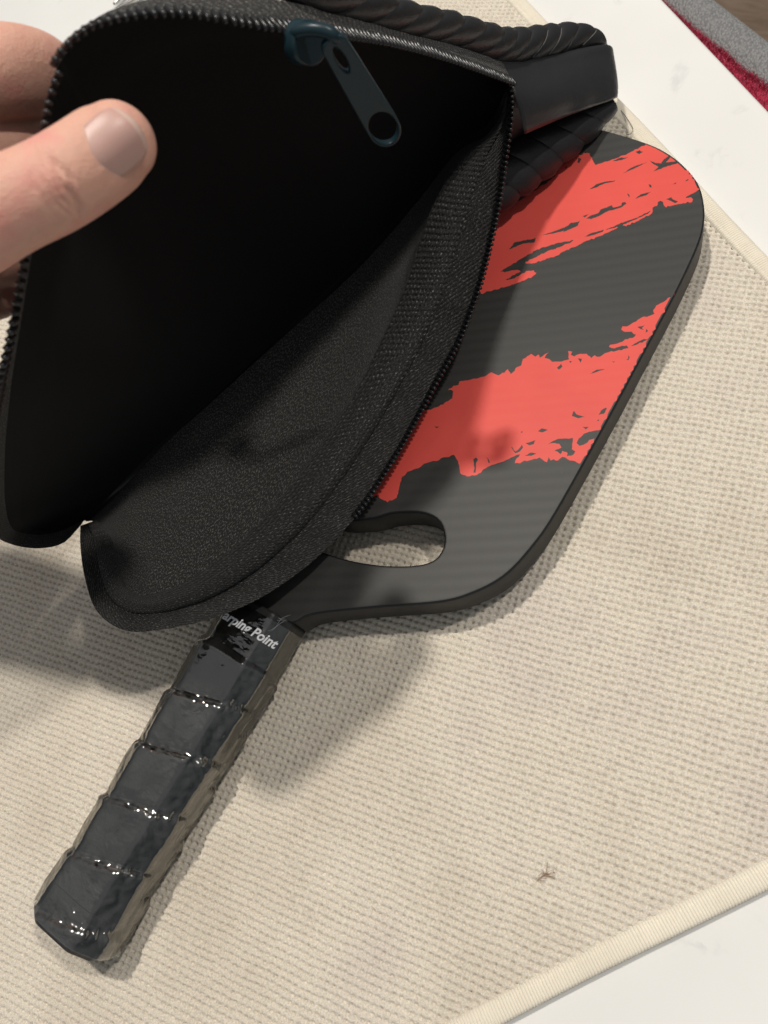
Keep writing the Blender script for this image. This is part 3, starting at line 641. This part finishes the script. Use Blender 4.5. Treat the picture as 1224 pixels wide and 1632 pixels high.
lace([(430, -50, 232), (500, -14, 248), (562, 8, 266), (643, 32, 290), (709, 46, 313), (758, 61, 332), (799, 73, 348), (839, 72, 362), (880, 67, 376), (917, 62, 388), (944, 71, 398), (955, 92, 407)], [6.0, 6.2, 6.2, 7.0, 7.4, 6.2], lambda u: (19.0 - 8.5 * u) * random.uniform(0.85, 1.12), -1.5, squash=0.8, amp=0.24)
lace([(972, 163, 397), (952, 180, 395), (915, 206, 392), (875, 234, 389), (840, 257, 386), (808, 280, 384), (780, 303, 384), (750, 325, 386)], [5.5, 8, 9.8, 11, 12.2, 12.6, 12, 10], lambda u: 15.0 - 2 * u, 1, squash=0.6, glints=False, amp=0.2)

# leather sleeve over the closed end of the zip
top = [(790, 92, 347), (830, 95, 358), (880, 88, 371), (930, 76, 384), (966, 71, 394), (977, 78, 402), (970, 90, 414)]
bot = [(836, 214, 355), (862, 203, 361), (900, 187, 370), (940, 172, 380), (978, 158, 391), (984, 152, 399), (974, 146, 412)]
mid = [(818, 148, 344), (850, 150, 351), (895, 144, 364), (940, 132, 378), (976, 118, 390), (983, 116, 399), (974, 116, 414)]
nt_, nv_ = 40, 21
Tc, Mc, Bc = (resample(w3(q), nt_) for q in (top, mid, bot))
def sleeve(i, v, lift=0.0):
    a, m, b = Tc[i], Mc[i], Bc[i]
    p = a * (1 - v) * (1 - 2 * v) + m * 4 * v * (1 - v) + b * v * (2 * v - 1)
    e = 1.2 * (math.exp(-((v - 0.05) / 0.05) ** 2) + math.exp(-((v - 0.95) / 0.05) ** 2)) + 0.6 * math.exp(-(i / 2.5) ** 2)
    return p + TOCAM(p) * (e + 1.3 * noise.noise(Vector((p[0] * 0.06, p[1] * 0.06, p[2] * 0.09))) + lift)
V = [sleeve(i, j / (nv_ - 1)) for i in range(nt_) for j in range(nv_)]; nb = len(V)
V += [p - TOCAM(p) * 2.5 for p in V]
F = grid_faces(nt_, nv_) + [f[::-1] for f in grid_faces(nt_, nv_, off=nb)]
def rimf(idx):
    return [(a, b, b + nb, a + nb) for a, b in zip(idx, idx[1:])]
F += rimf([j for j in range(nv_)]) + rimf([(nt_ - 1) * nv_ + j for j in range(nv_)]) + rimf([i * nv_ for i in range(nt_)]) + rimf([i * nv_ + nv_ - 1 for i in range(nt_)])
me = pmesh('leather_sleeve', V, F); fixnormals(me); link('leather_sleeve', me, MT['leather'], cover)
# end wall behind the sleeve
ew = [[(800, 80, 354), (880, 78, 384), (940, 72, 402), (965, 90, 412)], [(815, 160, 362), (880, 170, 386), (950, 150, 400), (972, 140, 410)], [(785, 300, 392), (860, 245, 398), (925, 200, 402), (965, 165, 408)]]
V = [p for r in ew for p in resample(w3(r), 14)]; link('end_wall', pmesh('end_wall', V, grid_faces(3, 14)), MT['leather'], cover)

# slider and pull tab
RIGHT, DOWN, FWD = RC
def frame_mat(c, ax, ay, az):
    Mx = Matrix.Identity(4)
    for a in range(3): Mx[a][0] = ax[a]; Mx[a][1] = ay[a]; Mx[a][2] = az[a]; Mx[a][3] = c[a] * MM
    return Mx
sp = P(486, 68, 228)
a_dir = nrm(np.array(P(604, 190, 246)) - np.array(P(528, 62, 221))); nz = nrm(TOCAM(sp) + 0.33 * DOWN); nz = nrm(nz - a_dir * (nz @ a_dir)); bx = np.cross(a_dir, nz)
# body: rounded plate following the zip
zt = nrm(P(560, 62, 250) - P(420, 40, 222)); zn = nrm(TOCAM(sp) - zt * (TOCAM(sp) @ zt)); zb = np.cross(zn, zt)
ang = np.linspace(0, 2 * math.pi, 40, endpoint=False)
body = [(7.0 * math.copysign(abs(math.cos(w)) ** 0.75, math.cos(w)), 5.6 * math.copysign(abs(math.sin(w)) ** 0.9, math.sin(w))) for w in ang]
me = curve2d('slider_body', [body], 1.3, 0.8, 3, -0.8); me.transform(frame_mat(P(487, 68, 229), zt, zb, zn)); slider = link('slider_body', me, MT['slider'], cover)
arch = [P(466, 62, 226.5), P(472, 52, 223.5), P(495, 47, 221.5), P(520, 50, 221), P(534, 60, 222), P(538, 72, 225)]
V, F = tube(resample(np.array(arch), 20), np.r_[np.linspace(1.2, 1.9, 5), np.full(10, 1.9), np.linspace(1.9, 1.2, 5)], 10); link('slider_bridge', pmesh('slider_bridge', V, F), MT['slider'], slider)
Lp = 31.5
def cap(w0, w1, n=12): return np.linspace(w0, w1, n)
YS = 1.27
outl = [(-3.6, 1.5), (-2.6, 0.2), (0, -0.4), (2.6, 0.2), (3.6, 1.5)] + [(4.0, 8), (4.4, 16), (4.8, 24)] + [(4.85 * math.cos(w), 26.5 + 5.0 * math.sin(w)) for w in cap(0.15, math.pi - 0.15, 18)] + [(-4.8, 24), (-4.4, 16), (-4.0, 8)]
hole_b = [(4.1 * math.cos(w), 25.9 + 4.7 * math.sin(w)) for w in ang]
slot = [(1.25 * math.cos(w) + 0.3, 5.2 + 3.4 * math.sin(w)) for w in ang]
me = curve2d('pull_tab', [[(a, b * YS) for a, b in q_] for q_ in (outl, hole_b, slot)], 0.75, 0.45, 3, -0.45)
c0 = P(526, 60, 221.5)
me.transform(frame_mat(c0, bx, a_dir, np.cross(bx, a_dir))); link('pull_tab', me, MT['slider'], slider)

# ------------------------------------------------------------------ hand
def capsule(path, ra, rb, n=24, m=44):
    """swept ellipse with round ends; ra in the picture plane, rb towards the camera"""
    A = np.hstack([np.array([P(*q) for q in path]), np.array(ra)[:, None], np.array(rb)[:, None]]); A = resample(A, m)
    c = A[:, :3]; T = tangents(c); V = []
    for i in range(m):
        n1 = TOCAM(c[i]); n1 = nrm(n1 - T[i] * (n1 @ T[i])); n2 = np.cross(T[i], n1)
        for k in range(n):
            w = 2 * math.pi * k / n; V.append(c[i] + A[i, 3] * n2 * math.cos(w) + A[i, 4] * n1 * math.sin(w))
    rings = [V]
    F = grid_faces(m, n, cv=True)
    for end, sgn in ((0, -1), (m - 1, 1)):     # domed ends
        base = [end * n + k for k in range(n)]; prev = base
        for a in np.linspace(0, math.pi / 2, 7)[1:-1]:
            new = []
            for k in range(n):
                p = c[end] + (V[end * n + k] - c[end]) * math.cos(a) + T[end] * sgn * math.sin(a) * A[end, 3] * 0.95
                new.append(len(V)); V.append(p)
            F += [(prev[k], prev[(k + 1) % n], new[(k + 1) % n], new[k]) for k in range(n)]; prev = new
        V.append(c[end] + T[end] * sgn * A[end, 3] * 0.95); F += [(prev[k], prev[(k + 1) % n], len(V) - 1) for k in range(n)]
    return V, F
parts = []
parts.append(capsule([(-210, 430, 185), (-90, 378, 186), (10, 330, 187), (80, 298, 188), (130, 268, 190), (172, 238, 193), (188, 226, 194)], [15, 12.2, 10.6, 10.3, 10.2, 10.0, 9.2], [15, 12, 10, 9.6, 8.8, 7.6, 6.8]))            # thumb
parts.append(capsule([(-220, 190, 212), (-120, 146, 215), (-20, 118, 219), (50, 117, 227), (96, 126, 238)], [12.5, 12, 11.9, 11.4, 9], [11, 10.5, 10, 9, 7.5]))       # index finger, behind the flap
parts.append(capsule([(-220, 300, 218), (-110, 275, 224), (-10, 246, 230), (45, 248, 239), (85, 258, 252)], [11.5, 11.4, 11.4, 10.6, 8], [10.5, 10, 9.5, 9, 7.5]))           # middle
parts.append(capsule([(-220, 390, 224), (-110, 396, 228), (-30, 402, 233), (15, 408, 241), (55, 418, 255)], [11, 10.5, 10, 9.2, 7.5], [10, 9.5, 9, 8.5, 7]))              # ring
parts.append(capsule([(-230, 470, 230), (-110, 474, 234), (-45, 470, 238), (-8, 468, 244)], [10, 9, 8.6, 7.5], [9, 8.5, 8, 7]))                                              # little
parts.append(capsule([(-200, 285, 206), (-300, 265, 208), (-420, 270, 214)], [31, 30, 27], [18, 20, 18]))                                                                    # palm
parts.append(capsule([(-380, 275, 212), (-620, 240, 226), (-900, 190, 244), (-1250, 150, 266)], [27, 25, 30, 35], [18, 20, 25, 30]))                                        # wrist and forearm
V = []; F = []
for v, f in parts:
    k = len(V); V += list(v); F += [tuple(a + k for a in q) for q in f]
me = pmesh('person', V, F); fixnormals(me)
ho = bpy.data.objects.new('person', me); COL.objects.link(ho)
rm = ho.modifiers.new('r', 'REMESH'); rm.mode = 'VOXEL'; rm.voxel_size = 0.7 * MM
sm = ho.modifiers.new('s', 'SMOOTH'); sm.factor = 0.5; sm.iterations = 9
dg = bpy.context.evaluated_depsgraph_get(); hm = bpy.data.meshes.new_from_object(ho.evaluated_get(dg)); bpy.data.objects.remove(ho)
# knuckle creases and nail fold, pressed into the skin
co = np.zeros(len(hm.vertices) * 3, np.float32); hm.vertices.foreach_get('co', co); co = co.reshape(-1, 3) / MM
q = (co - CAM) @ RC.T; hx = 612 + FPX * q[:, 0] / q[:, 2]; hy = 816 + FPX * q[:, 1] / q[:, 2]; front = (q[:, 2] < 196) & (hx > -80)
tax = nrm(np.array([0.86, -0.51])); tpx = np.array([-tax[1], tax[0]])
a_ = (hx - 92) * tax[0] + (hy - 291) * tax[1]; b_ = (hx - 92) * tpx[0] + (hy - 291) * tpx[1]
disp = np.zeros(len(co))
for off, depth, wdt, bow, spread in ((-20, 0.42, 5.0, 0.0032, 52), (-7, 0.55, 4.6, 0.0026, 58), (7, 0.80, 5.0, -0.0010, 66), (17, 0.62, 4.6, -0.0016, 58), (27, 0.25, 4.5, -0.0020, 44), (-34, 0.22, 5, 0.0030, 44)):
    dd = a_ - off - bow * b_ ** 2 + 1.6 * np.sin(b_ * 0.10 + off); disp -= depth * np.exp(-(dd / wdt) ** 2) * np.exp(-(np.abs(b_ - 6) / spread) ** 3)
disp += 0.5 * np.exp(-((a_ - 0) / 26) ** 2) * np.exp(-(b_ / 40) ** 2)
to = CAM - co; to /= np.linalg.norm(to, axis=1)[:, None]
co = co + to * (1.8 * disp * front)[:, None]
hm.vertices.foreach_set('co', (co * MM).astype(np.float32).ravel()); hm.update(); hm.name = 'person'
hand = link('person', hm, MT['skin']); tag(hand, 'bare left hand pinching open the upper rim of the black cover, thumb inside', 'person')
# thumbnail: curved plate set on the pad's back
NC = P(184, 226, 184.2); na = nrm(P(222, 196, 186.5) - P(158, 250, 185.0)); nn = TOCAM(NC); nn = nrm(nn - na * (nn @ na)); nb_ = np.cross(na, nn)
V = []; NU, NV = 22, 20
for i in range(NU):
    u = -1 + 2 * i / (NU - 1)
    for j in range(NV):
        v = -1 + 2 * j / (NV - 1)
        w = 6.4 * (1 - 0.10 * max(0, -u) ** 2); s_ = v * math.sqrt(max(0.0, 1 - (abs(u) ** 3.6) * 0.55))
        al = u * 6.1 + (0.9 * (1 - v * v) if u > 0 else -0.8 * (1 - v * v)) * abs(u) - 0.3
        V.append(NC + na * al + nb_ * w * s_ + nn * (-2.9 * (s_ ** 2) - 0.55 * u * abs(u) - 0.75 * (abs(u) ** 4) + 0.12))
nbv = len(V); V += [p - nn * 0.7 for p in V]
F = grid_faces(NU, NV) + [f[::-1] for f in grid_faces(NU, NV, off=nbv)]
nbk = nb; nb = nbv; F += rimf(list(range(NV))) + rimf([(NU - 1) * NV + j for j in range(NV)]) + rimf([i * NV for i in range(NU)]) + rimf([i * NV + NV - 1 for i in range(NU)])
me = pmesh('thumbnail', V, F); fixnormals(me); nail_o = link('thumbnail', me, MT['nail'], hand); me.materials.append(MT['nailtip'])
for f_ in me.polygons:
    if min(f_.vertices) < nbv and min(f_.vertices) // NV >= NU - 3: f_.material_index = 1

# ------------------------------------------------------------------ beyond the counter: chair and red plush cushion
ZT = -60.0
g0, g1 = G(1075, 0, ZT)[:2], G(1224, 140, ZT)[:2]; h0, h1 = G(1146, 0, ZT)[:2], G(1224, 50, ZT)[:2]
ex = nrm((g1 - g0) * 0.5 + nrm(h1 - h0) * 40); ey = np.array([-ex[1], ex[0]]);
if ey @ cn < 0: ey = -ey
mid_r = (g0 + g1) / 2; mid_b = (h0 + h1) / 2; wgrey = (mid_b - mid_r) @ ey
c_back = mid_r + ey * wgrey / 2
chair = root_empty('chair', (*(c_back + ey * 200), -920), 'grey grained-leather chair back standing beyond the white counter', 'chair')
me = rounded_slab('backrest', c_back, ex, ey, 230, wgrey / 2 + 1, -480, ZT, 9, 8)
link('backrest', me, MT['greyleather'], chair)
me = rounded_slab('seat', c_back + ey * 230, ex, ey, 225, 205, -520, -460, 18, 6); link('seat', me, MT['greyleather'], chair)
for sx in (-1, 1):
    for d_ in (20, 410):
        me = rounded_slab('leg', c_back + ex * sx * 195 + ey * d_, ex, ey, 16, 16, -919, -519, 1, 2); link('leg', me, MT['edge'], chair, smooth=False)
# plush cushion slung over the near side of the backrest
cw = 60.0; base_c = mid_r - ey * (cw / 2 + 1)
V = []; nu, nv = 90, 28; axu = 210.0
for i in range(nu):
    u = -1 + 2 * i / (nu - 1)
    for j in range(nv):
        w = 2 * math.pi * j / nv; pinch = (1 - abs(u) ** 6 * 0.7)
        y_ = cw / 2 * math.copysign(abs(math.cos(w)) ** 0.4, math.cos(w)) * pinch; z_ = 120 * math.copysign(abs(math.sin(w)) ** 0.4, math.sin(w)) * pinch
        p = base_c + ex * u * axu + ey * y_; nz_ = noise.noise(Vector((p[0] * 0.06, p[1] * 0.06, z_ * 0.05)))
        V.append((p[0], p[1], ZT - 108 + z_ + 2.5 * nz_))
me = pmesh('plush_body', V, grid_faces(nu, nv, cv=True) + [tuple(range(nv)), tuple(range((nu - 1) * nv, nu * nv))[::-1]]); fixnormals(me)
cush = root_empty('cushion', (*base_c, -460), 'red plush cushion between the counter edge and the grey chair back', 'cushion')
link('plush_body', me, MT['plush'], cush)
V = []; F = []
for k in range(26000):
    u = random.uniform(-0.35, 0.6); w = random.uniform(0.05, math.pi - 0.05)
    y_ = cw / 2 * math.copysign(abs(math.cos(w)) ** 0.4, math.cos(w)); z_ = 120 * abs(math.sin(w)) ** 0.4
    p2 = base_c + ex * u * axu + ey * y_; nz_ = noise.noise(Vector((p2[0] * 0.06, p2[1] * 0.06, z_ * 0.05)))
    p = np.array([p2[0], p2[1], ZT - 108 + z_ + 2.5 * nz_]); n3 = nrm(np.array([*(ey * math.cos(w)), 0.5 + math.sin(w)]) + rng.normal(0, 0.45, 3))
    sd = nrm(np.cross(n3, rng.normal(0, 1, 3))) * 0.28; b0 = len(V)
    V += [p - sd - n3, p + sd - n3, p + n3 * random.uniform(2.0, 4.2)]; F.append((b0, b0 + 1, b0 + 2))
o = link('pile', pmesh('pile', V, F), MT['plush'], cush, smooth=False); tag(o, kind='stuff')

# ------------------------------------------------------------------ small things
lint = G(868, 1396, 0.4)
V = []; F = []
for k in range(24):
    a = lint + np.array([0.5, 0.87, 0]) * random.uniform(-3.5, 1.0) + np.array([*rng.normal(0, 0.3, 2), 0.3]); d = nrm(np.array([0.5 + random.gauss(0, 0.25), 0.87 + random.gauss(0, 0.25), 0])); pts = [a]
    for j in range(5): d = nrm(d + np.array([*rng.normal(0, 0.3, 2), 0])); pts.append(pts[-1] + d * random.uniform(0.4, 1.1))
    pts = np.array(pts); pts[:, 2] = 0.35 + rng.uniform(0, 0.5, len(pts)); v, f = tube(resample(pts, 14), 0.04, 4); b0 = len(V); V += list(v); F += [tuple(x + b0 for x in q_) for q_ in f]
tag(link('lint', pmesh('lint', V, F), MT['hair']), 'small tuft of brown fibres lying on the beige mat near its bound edge', 'lint')
pts = [G(990, 176, 1.0), G(1000, 190, 2.2), G(1008, 204, 2.4), G(1006, 213, 1.4), G(998, 214, 1.0)]
V, F = tube(resample(np.array(pts), 24), 0.16, 5); tag(link('loose_thread', pmesh('loose_thread', V, F), MT['edge']), 'loose dark thread curling on the mat by the far end of the paddle', 'thread')
# prongs at the far left of the counter
ut = root_empty('fork', G(190, -40, ZC), 'slim silver fork prongs lying on the white counter behind the cover', 'fork')
for (x0, y0, x1, y1) in ((181, 7, 212, -20), (186, 16, 222, -6)):
    a = G(x0, y0, ZC + 3); b = G(x1, y1, ZC + 3); b = a + nrm(b - a) * 45
    V, F = tube(np.array([a, a + (b - a) * 0.06, a + (b - a) * 0.5, b]), [0.7, 1.3, 1.5, 1.6], 8); link('prong', pmesh('prong', V, F), MT['steel'], ut)
a = G(212, -20, ZC + 3); b = G(222, -6, ZC + 3); dirf = nrm(G(212, -20, ZC + 3) - G(181, 7, ZC + 3)); cpt = (a + b) / 2 + dirf * 30
V, F = tube(np.array([cpt, cpt + dirf * 15, cpt + dirf * 40, cpt + dirf * 130]), [3.2, 7, 3.2, 4.5], 10); V[:, 2] = (V[:, 2] - ZC - 3) * 0.35 + ZC + 3
link('handle', pmesh('handle', V, F), MT['steel'], ut)
